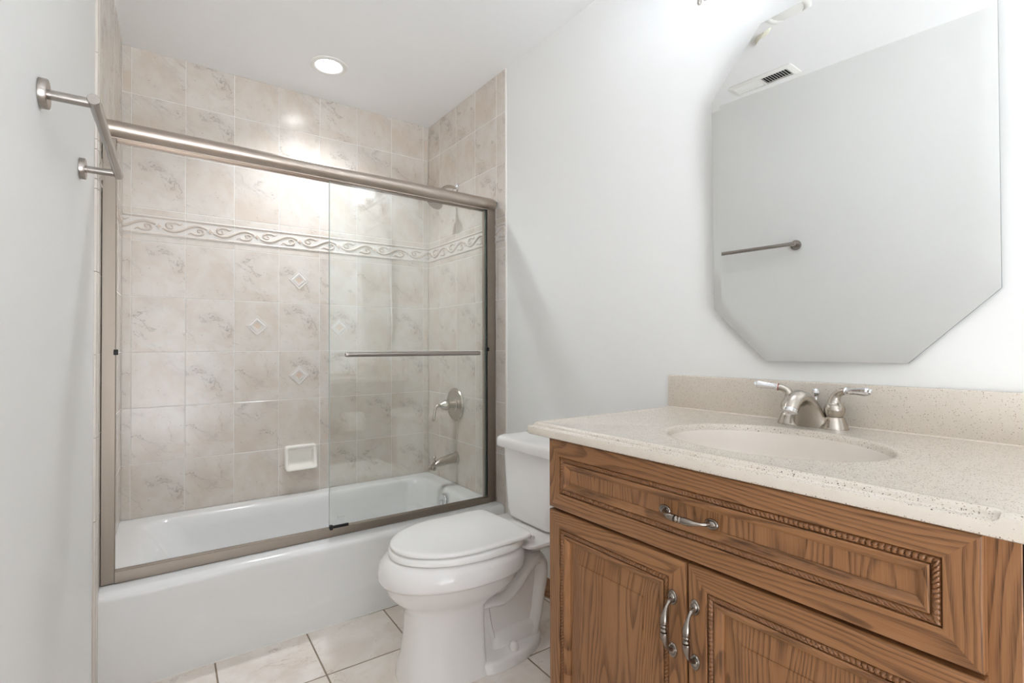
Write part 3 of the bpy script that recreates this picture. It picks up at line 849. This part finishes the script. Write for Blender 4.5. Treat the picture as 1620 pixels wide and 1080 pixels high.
DP = [(.0685, -.0125), (.0720, -.0122), (.1060, -.0050), (.1064, -.0026), (.1085, -.0022)]
WP = [(.0685, -.0105), (.0750, -.0105)]
def pull(parent, yc, zc, horiz, n0='pull_handle'):
    bm = BM()
    def P(a, h): return Vector((XF-h, yc-a, zc)) if horiz else Vector((XF-h, yc, zc-a))
    L = .047
    st = [(-L, .004), (-.045, .0115), (-.040, .0185), (-.032, .0232), (-.022, .0262), (-.012, .0275), (0, .028), (.012, .0275), (.022, .0262), (.032, .0232), (.040, .0185), (.045, .0115), (L, .004)]
    pts = catmull([P(*q) for q in st], 8)
    rr = interp([.0052, .0040, .0033, .0044, .0064, .0072, .0058, .0072, .0064, .0044, .0033, .0040, .0052], 8)
    # beads at the middle
    nm = len(pts); out = []
    for i, q in enumerate(rr):
        a = st[0][0] + 0
        s = (pts[i]-P(0, .028)); al = s.y if horiz else s.z; al = abs(al)
        if al < .0105:
            b = abs(sin(pi*(al-.0005)/.0052)) if al > .0005 else 0
            q = .0030 + .0034*b if al < .0105 else q
        out.append(q)
    # resample fine in the middle
    fine = []; fr = []
    for i in range(nm-1):
        k = 4 if abs((pts[i]-P(0, .028)).y if horiz else (pts[i]-P(0, .028)).z) < .014 else 1
        for j in range(k):
            p = pts[i].lerp(pts[i+1], j/k); s = p-P(0, .028); al = abs(s.y if horiz else s.z)
            q = rr[i]+(rr[i+1]-rr[i])*j/k
            if al < .0078: q = .0034 + .0034*abs(sin(pi*al/.0078))
            fine.append(p); fr.append(q)
    fine.append(pts[-1]); fr.append(rr[-1])
    tube(bm, fine, fr, 16)
    for s in (-1, 1):
        o = P(s*(L+.004), 0)
        prof = [(.0108, .0002), (.0108, .0016), (.0096, .0034), (.0072, .0036), (.0060, .0030), (.0048, .0046), (.0030, .0058), (0, .0060)]
        if horiz: lathe(bm, prof, o, (-1, 0, 0), 28, 0, 1.28, .95)
        else: lathe(bm, prof, o, (-1, 0, 0), 28, 0, .92, 1.36)
    return obj(n0, bm, 'pull_pewter', parent, 45)
dr = frame_front('drawer_front', -1.8415, -2.6685, .6765, .8475, va2, FP, 'z', WP, (1.2, 3.4))
pull(dr, -2.2495, .7590, True)
d1 = frame_front('door', -1.8415, -2.2450, .130, .6700, va2, FP, 'z', DP, (.33, 5.05))
pull(d1, -2.2155, .5430, False)
d2 = frame_front('door', -2.2485, -2.6685, .130, .6700, va2, FP, 'z', DP, (4.71, 2.62))
pull(d2, -2.2650, .5437, False)

# ---------------- countertop with integral bowl
ct = thing('countertop', 'speckled beige solid-surface vanity counter with backsplash and integral oval sink', 'countertop', (1.2, -2.3, .8545))
ZT = .8815
def edge_path(ins_l, ins_f, y_end, rad=.022):
    xw, yl, xf = W+TT-.001, -1.765-ins_l, .898+ins_f
    pts = [(xw, yl)]
    R = max(.004, rad-.5*ins_f)
    for k in range(9):
        a = pi/2 + (pi/2)*k/8
        pts.append((xf+R+R*cos(a), yl-R+R*sin(a)))
    return pts, xf
STOP = -2.672
SX, SY, AX, AY = 1.175, -2.272, .178, .222
def f_counter(bm):
    prof = [(.045, .8815), (.034, .8830), (.027, .8839), (.0215, .8837), (.0180, .8820), (.0158, .8790), (.0146, .8762), (.0125, .8745), (.0085, .8738), (.0030, .8738), (.0008, .8731), (.0, .8715), (.0, .8590), (.0015, .8552), (.0050, .8535)]
    ys = [-1.835-(.805)*k/60 for k in range(1, 61)] + [STOP+.016, STOP+.008, STOP, STOP-.003, STOP-.006, STOP-.009, STOP-.012, STOP-.014, STOP-.016, -2.72, YC]
    rings = []
    for d, z in prof:
        ring = []
        base, xf = edge_path(d, d, 0)
        for x, y in base: ring.append(Vector((x, y, z)))
        for y in ys:
            dd, zz = d, z
            # router stop: the stepped edge runs out with a rounded end
            k = 0 if y > STOP else min(1, (STOP-y)/.016); k = 1-math.sqrt(max(0, 1-k*k)) if k < 1 else 1
            if z > .8725:                      # the stepped edge runs out to the flush face
                top = d > .013
                dd = d + ((.0012 + (d-.0146)*1.35 if top else .0002*d/.0125) - d)*k
                zz = z + ((z if z > .8815 else .8815-(.8815-z)*.25) - z)*k if top else z + (.8795 + (z-.8738) - z)*k
            ring.append(Vector((.898+dd, y, zz)))
        rings.append(ring)
    rs = [[bm.verts.new(p) for p in rg] for rg in rings]
    for a, b in zip(rs, rs[1:]): ring_faces(bm, a, b, 0, False)
    # top with an oval hole
    hole = []
    N = 96
    lips = [(1.075, .8815), (1.045, .8813), (1.02, .8803), (1.005, .8785), (.995, .8755), (.985, .871), (.977, .867)]
    hr = []
    for s, z in lips:
        hr.append([bm.verts.new((SX+AX*s*cos(2*pi*k/N), SY+AY*s*sin(2*pi*k/N), z)) for k in range(N)])
    for a, b in zip(hr, hr[1:]): ring_faces(bm, a, b)
    ends = [bm.verts.new((W+TT-.001, YC, .8815))]
    outer = rs[0] + ends
    edges = []
    for a, b in zip(outer, outer[1:]+outer[:1]):
        e = bm.edges.get((a, b)) or bm.edges.new((a, b)); edges.append(e)
    for k in range(N):
        edges.append(bm.edges.get((hr[0][k], hr[0][(k+1) % N])))
    bmesh.ops.triangle_fill(bm, use_beauty=True, use_dissolve=False, edges=edges)
    bm.faces.new([rg[-1] for rg in rs] + [bm.verts.new((W+TT-.001, YC, .8535)), ends[0]])   # right-hand end
    # underside near the edge
    under = rs[-1]; inn = [bm.verts.new((max(v.co.x, .96) if v.co.x < 1.2 else v.co.x, min(v.co.y, -1.80), .8535)) for v in under]
    ring_faces(bm, under, inn, 0, False)
NB('counter_slab', f_counter, 'speckled_stone', ct, 40)
def f_sink(bm):
    N = 96; rings = []
    for s, z in ((.977, .867), (.965, .862), (.94, .845), (.90, .82), (.83, .79), (.72, .765), (.55, .748), (.35, .740), (.15, .737)):
        rings.append([Vector((SX+AX*s*cos(2*pi*k/N), SY+AY*s*sin(2*pi*k/N), z)) for k in range(N)])
    loft(bm, rings, False, False)
NB('sink_bowl', f_sink, 'sink_resin', ct, 60)
NB('sink_drain', lambda bm: lathe(bm, [(.030, -.003), (.030, .001), (.022, .003), (.016, .001), (.0, .0005)], (SX, SY, .7375), (0, 0, 1), 32), 'chrome', ct)
def f_bs(bm): box(bm, 1.4875, W+TT-.0005, YC, -1.7745, ZT+.0002, .9868, .0035, 3)
NB('backsplash', f_bs, 'speckled_stone', ct, 40)
def f_caulk(bm): tube(bm, [(1.487, -1.776, ZT+.0005), (1.487, YC+.001, ZT+.0005)], .0022, 8)
NB('caulk_bead', f_caulk, 'sink_resin', ct)

# ---------------- faucet
FX, FY = 1.432, -2.247
fa = thing('faucet', 'brushed nickel two-handle centerset faucet at the back of the oval sink', 'faucet', (FX, FY, ZT))
def f(bm):
    for s in (-1, 1):
        lathe(bm, [(.0300, .0003), (.0300, .0030), (.0285, .0060), (.0235, .0200), (.0205, .0275), (.0195, .0285), (.0, .0285)], (FX, FY+s*.0515, ZT), (0, 0, 1), 36)
    # bridge between the two skirts
    ring = []
    for k in range(13):
        y = -.052+.104*k/12; q = 1-abs(y)/.052
        hz = .022 - .008*sin(pi*k/12)
        ring.append([Vector((FX-.026, FY+y, ZT+.0003)), Vector((FX-.022, FY+y, ZT+hz*.6)), Vector((FX-.010, FY+y, ZT+hz)), Vector((FX+.010, FY+y, ZT+hz)), Vector((FX+.022, FY+y, ZT+hz*.6)), Vector((FX+.026, FY+y, ZT+.0003))])
    loft(bm, ring, True, True)
NB('base', f, 'brushed_nickel', fa, 40)
def f(bm):
    secs = [(1.428, .8818, .046, .026, 0.0), (1.426, .892, .0435, .0255, .05), (1.421, .908, .0370, .0245, .18), (1.413, .925, .0305, .0235, .35), (1.400, .942, .0250, .0220, .65), (1.383, .953, .0220, .0200, 1.0), (1.362, .957, .0205, .0180, 1.45), (1.343, .952, .0195, .0170, 1.95), (1.330, .942, .0185, .0165, 2.4), (1.324, .932, .0180, .0165, 2.65)]
    rings = []
    for x, z, hw, hh, a in secs:                       # a: 0 looks up, grows as the spout bends towards the bowl
        d = Vector((cos(a), 0, sin(a)))
        rings.append([Vector((x, FY, z)) + Vector((0, 1, 0))*(hw*cos(2*pi*k/36)) + d*(hh*sin(2*pi*k/36)) for k in range(36)])
    loft(bm, rings, True, True)
NB('spout', f, 'brushed_nickel', fa, 50)
NB('aerator', lambda bm: lathe(bm, [(.0168, 0), (.0172, .002), (.0165, .0085), (.0135, .0095), (.012, .007), (0, .006)], (1.3245, FY, .9325), (-.42, 0, -.9), 32), 'chrome', fa)
for s in (-1, 1):
    y0 = FY+s*.0515
    def f(bm):
        lathe(bm, [(.0175, 0), (.0185, .0015), (.0205, .007), (.0225, .015), (.0225, .020), (.0205, .0265), (.0185, .0290), (.0190, .0300), (.0175, .0320), (.0150, .034), (.0, .035)], (FX, y0, ZT+.0287), (0, 0, 1), 36)
        tube(bm, catmull([(FX, y0, ZT+.060), (FX, y0+s*.001, ZT+.070), (FX-.001, y0+s*.006, ZT+.082), (FX-.004, y0+s*.018, ZT+.0905), (FX-.007, y0+s*.028, ZT+.0925)], 6), interp([.0165, .0125, .0098, .0085, .0080], 6), 20)
    hd = NB('handle', f, 'brushed_nickel', fa, 45)
    def f(bm):
        P0 = Vector((FX-.0068, y0+s*.0275, ZT+.0925)); D = Vector((-.24, s*.96, .05 if s < 0 else .10)).normalized()
        st = [(0, .0090), (.0015, .0095), (.003, .0080), (.006, .0070), (.02, .0078), (.035, .0090), (.044, .0098), (.050, .0096), (.053, .0075), (.0535, .0062), (.0575, .0062), (.0590, .0045), (.0595, .001)]
        tube(bm, [P0+D*a for a, _ in st], [q for _, q in st], 10)
    NB('lever', f, 'chrome', hd, 30)
    if s > 0:
        def f(bm):
            P0 = Vector((FX-.0068, y0+s*.0275, ZT+.0925)); D = Vector((-.24, s*.96, .10)).normalized()
            tube(bm, [P0-D*.0012, P0+D*.0004], .0100, 16)
        t = NT('hot_ring'); t.set(Base_Color=lin((165, 70, 55)), Roughness=.4); MAT['hot_ring'] = t.m
        NB('hot_mark', f, 'hot_ring', hd)
def f(bm):
    tube(bm, [(FX+.024, FY, ZT+.004), (FX+.024, FY, ZT+.074)], .0024, 10)
    lathe(bm, [(.003, 0), (.0055, .002), (.0048, .004), (.0088, .008), (.0104, .014), (.0088, .020), (.0045, .0235), (0, .0245)], (FX+.024, FY, ZT+.068), (0, 0, 1), 12)
NB('lift_rod', f, 'chrome', fa, 25)

# ================================================================== MIRROR
mi = thing('octagon_mirror', 'frameless octagonal mirror with an angled glass border on the wall over the sink', 'mirror', (1.5, -2.258, 1.52))
def f(bm):
    oc = [(-1.956, 1.189), (-2.105, 1.0395), (-2.427, 1.0405), (-2.584, 1.198), (-2.586, 1.822), (-2.430, 1.977), (-2.113, 1.966), (-1.962, 1.805)]
    cy_, cz_ = -2.2585, 1.518
    def rg(d, x):
        out = []; n = len(oc)
        for i in range(n):
            a, b, c = Vector(oc[i-1]), Vector(oc[i]), Vector(oc[(i+1) % n])
            n1 = (b-a).normalized(); n2 = (c-b).normalized()
            q1 = Vector((-n1.y, n1.x)); q2 = Vector((-n2.y, n2.x))
            ctr = Vector((cy_, cz_))
            if q1.dot(ctr-b) < 0: q1 = -q1
            if q2.dot(ctr-b) < 0: q2 = -q2
            m = (q1+q2); m = m/ m.dot(q1)
            p = b + m*d
            lean = .029*(p.y-1.04) + .034*(p.x+2.584)   # hangs a little askew: top and tub side stand off the wall
            out.append(Vector((x-lean, p.x, p.y)))
        return out
    R0 = [bm.verts.new(p) for p in rg(0, 1.5035)]; R1 = [bm.verts.new(p) for p in rg(0, 1.4984)]; R2 = [bm.verts.new(p) for p in rg(.0255, 1.4975)]
    ring_faces(bm, R0, R1, 1); ring_faces(bm, R1, R2, 0); bm.faces.new(R2); bm.faces.new(R0[::-1]).material_index = 1
NB('mirror_glass', f, ['mirror_silver', 'mirror_edge'], mi, 0)

# ================================================================== VANITY LIGHT
LY, LXB = -2.16, 1.385
vl = thing('vanity_light', 'brushed nickel wall light with three frosted glass shades above the octagonal mirror', 'wall lamp', (1.5, LY, 2.1))
NB('back_plate', lambda bm: lathe(bm, [(.060, .0005), (.060, .008), (.054, .016), (.030, .021), (.0, .022)], (W+TT, LY, 2.115), (-1, 0, 0), 40, 0, 1.0, 1.25), 'fixture_nickel', vl)
def f(bm):
    tube(bm, [(W-.012, LY, 2.115), (1.435, LY, 2.115)], .010, 14)
    tube(bm, [(1.432, LY-.205, 2.115), (1.432, LY+.205, 2.115)], .009, 14)
NB('cross_bar', f, 'fixture_nickel', vl)
for k in (-1, 0, 1):
    y = LY+k*.19
    NB('arm', lambda bm: tube(bm, catmull([(1.432, y, 2.115), (1.412, y, 2.106), (1.395, y, 2.108), (1.387, y, 2.110), (LXB, y, 2.118)], 6), .0075, 12), 'fixture_nickel', vl)
    cup = NB('socket_cup', lambda bm: lathe(bm, [(.010, -.012), (.014, -.004), (.030, .020), (.032, .028), (.0, .028)], (LXB, y, 2.108), (0, 0, 1), 28), 'fixture_nickel', vl)
    NB('finial', lambda bm: lathe(bm, [(.0, -.026), (.004, -.0255), (.0065, -.021), (.0060, -.012), (.0045, -.004), (.0045, .010), (.011, .027), (0, .0275)], (LXB, y, 2.094), (0, 0, 1), 18), 'fixture_nickel', cup)
    NB('glass_shade', lambda bm: lathe(bm, [(.029, .0), (.034, .006), (.044, .030), (.052, .060), (.056, .095), (.0605, .130), (.065, .148), (.0622, .148), (.057, .130), (.052, .095), (.046, .06), (.03, .012)], (LXB, y, 2.134), (0, 0, 1), 40, 0, 1, 1, False), 'shade_glass', vl)
    NB('bulb', lambda bm: lathe(bm, [(.0, .0), (.010, .001), (.012, .012), (.020, .030), (.026, .048), (.024, .064), (.013, .076), (.0, .079)], (LXB, y, 2.142), (0, 0, 1), 20), 'lamp_bulb', vl)

# ================================================================== TOWEL BAR on the left wall
TZ = 1.540
def PL(y, d): return Vector((xl(y)-TT, y, 0)) + nl*d
tw = thing('towel_bar', 'brushed nickel towel bar on round flanges on the left painted wall', 'towel bar', (xl(-1.37)-TT, -1.37, TZ))
ya, yb = -1.603, -1.140
for y in (ya, yb):
    b = PL(y, 0); b.z = TZ
    pst = NB('wall_flange', lambda bm: lathe(bm, [(.0265, .0004), (.0265, .011), (.0255, .0125), (.0, .0128)], b, nl, 40), 'bar_nickel', tw)
    NB('post', lambda bm: tube(bm, [b+nl*.012, b+nl*.076], .0088, 18), 'bar_nickel', pst)
def f(bm):
    a = PL(ya-.022, .078); c = PL(yb+.022, .078); a.z = c.z = TZ
    d = (c-a).normalized()
    tube(bm, [a, a+d*.0008, c-d*.0008, c], [.0093, .0100, .0100, .0093], 22)
NB('bar', f, 'bar_nickel', tw)

# ================================================================== CEILING FITTINGS
def downlight(name, label, x, y, lens_mat, group=None):
    t_ = thing(name, label, 'ceiling light', (x, y, H))
    NB('trim_ring', lambda bm: lathe(bm, [(.0850, .0002), (.0845, -.003), (.078, -.0065), (.066, -.007), (.060, -.004), (.058, .0002)], (x, y, H), (0, 0, 1), 56, 0, 1, 1, False), 'white_plastic', t_)
    NB('lens', lambda bm: lathe(bm, [(.0585, -.0030), (.050, -.0042), (.025, -.0052), (.0, -.0055)], (x, y, H), (0, 0, 1), 48, 0, 1, 1, False), lens_mat, t_)
downlight('recessed_light', 'lit round recessed ceiling light with white trim above the bathtub', .797, -.357, 'downlight_lens')
rl = bpy.data.objects['recessed_light']
sl = bpy.data.lights.new('downlight_beam', 'SPOT'); sl.energy = DOWNLIGHT; sl.color = (.90, .945, 1.0); sl.spot_size = math.radians(132); sl.spot_blend = 1.0; sl.shadow_soft_size = .045
slo = bpy.data.objects.new('downlight_beam', sl); COL.objects.link(slo); slo.location = (.797, -.357, H-.016); slo.parent = rl; slo.matrix_parent_inverse = rl.matrix_basis.inverted()
downlight('recessed_light', 'unlit round white recessed ceiling light, seen only at the top of the mirror', .735, -1.89, 'white_plastic')
sm = thing('smoke_detector', 'cream rounded ceiling detector seen at the upper left of the mirror', 'smoke detector', (.585, -1.715, H))
NB('housing', lambda bm: lathe(bm, [(.062, 0), (.062, -.010), (.056, -.024), (.046, -.030), (.0, -.032)], (.585, -1.715, H), (0, 0, 1), 40), 'cream_plastic', sm)
ve = thing('ceiling_vent', 'white slotted ceiling register reflected in the mirror', 'air vent', (.058, -1.51, H))
VX, VY = .058, -1.510
def f(bm):
    fr = [rrect(VX-.075, VX+.075, VY-.17, VY+.17, H-.0003, .004), rrect(VX-.074, VX+.074, VY-.169, VY+.169, H-.004, .004), rrect(VX-.050, VX+.050, VY-.145, VY+.145, H-.011, .003), rrect(VX-.047, VX+.047, VY-.142, VY+.142, H-.011, .003), rrect(VX-.046, VX+.046, VY-.141, VY+.141, H-.002, .003)]
    loft(bm, fr, False, False)
NB('frame', f, 'white_plastic', ve, 30)
NB('duct_shade_sheet', lambda bm: box(bm, VX-.0465, VX+.0465, VY-.1415, VY+.1415, H-.0020, H-.0006), 'duct_shade', ve)  # flat dark sheet, its colour stands in for shade inside the duct
for k in range(21):
    y = VY-.135+k*.0135; a = .72 if k < 10 else -.55
    if k == 10:
        NB('divider', lambda bm: box(bm, VX-.046, VX+.046, y-.004, y+.004, H-.0105, H-.002), 'white_plastic', ve); continue
    def f(bm):
        d = Vector((0, cos(a), sin(a)))*.0058; c = Vector((VX, y, H-.0067)); n = Vector((0, -sin(a), cos(a)))*.0004
        loft(bm, [[Vector((xx, 0, 0))+Vector((0, c.y, c.z))+q for q in (d+n, -d+n, -d-n, d-n)] for xx in (VX-.046, VX+.046)], True, True)
    NB('louvre', f, 'white_plastic', ve, 0)

# ================================================================== TOILET ROLL on the vanity side (seen in the glass)
hx, hz = 1.145, .625
th = thing('toilet_paper_holder', 'nickel toilet paper holder on the vanity side facing the toilet', 'paper holder', (hx, YL, hz))
for s in (-1, 1):
    NB('post', lambda bm: (lathe(bm, [(.018, .0004), (.018, .006), (.008, .010), (0, .0105)], (hx+s*.068, YL, hz), (0, 1, 0), 24), tube(bm, [(hx+s*.068, YL+.008, hz), (hx+s*.068, YL+.072, hz)], .007, 12)), 'brushed_nickel', th)
NB('spindle', lambda bm: tube(bm, [(hx-.066, YL+.066, hz), (hx+.066, YL+.066, hz)], .008, 12), 'brushed_nickel', th)
tr = thing('toilet_paper_roll', 'white toilet paper roll hanging beside the vanity, seen as a reflection in the glass', 'toilet paper', (hx, YL+.066, hz-.0115))
NB('roll', lambda bm: lathe(bm, [(.0195, -.052), (.0565, -.052), (.058, -.050), (.058, .050), (.0565, .052), (.0195, .052), (.0195, -.052)], (hx, YL+.066, hz-.0115), (1, 0, 0), 48, 0, 1, 1, False), 'paper', tr)
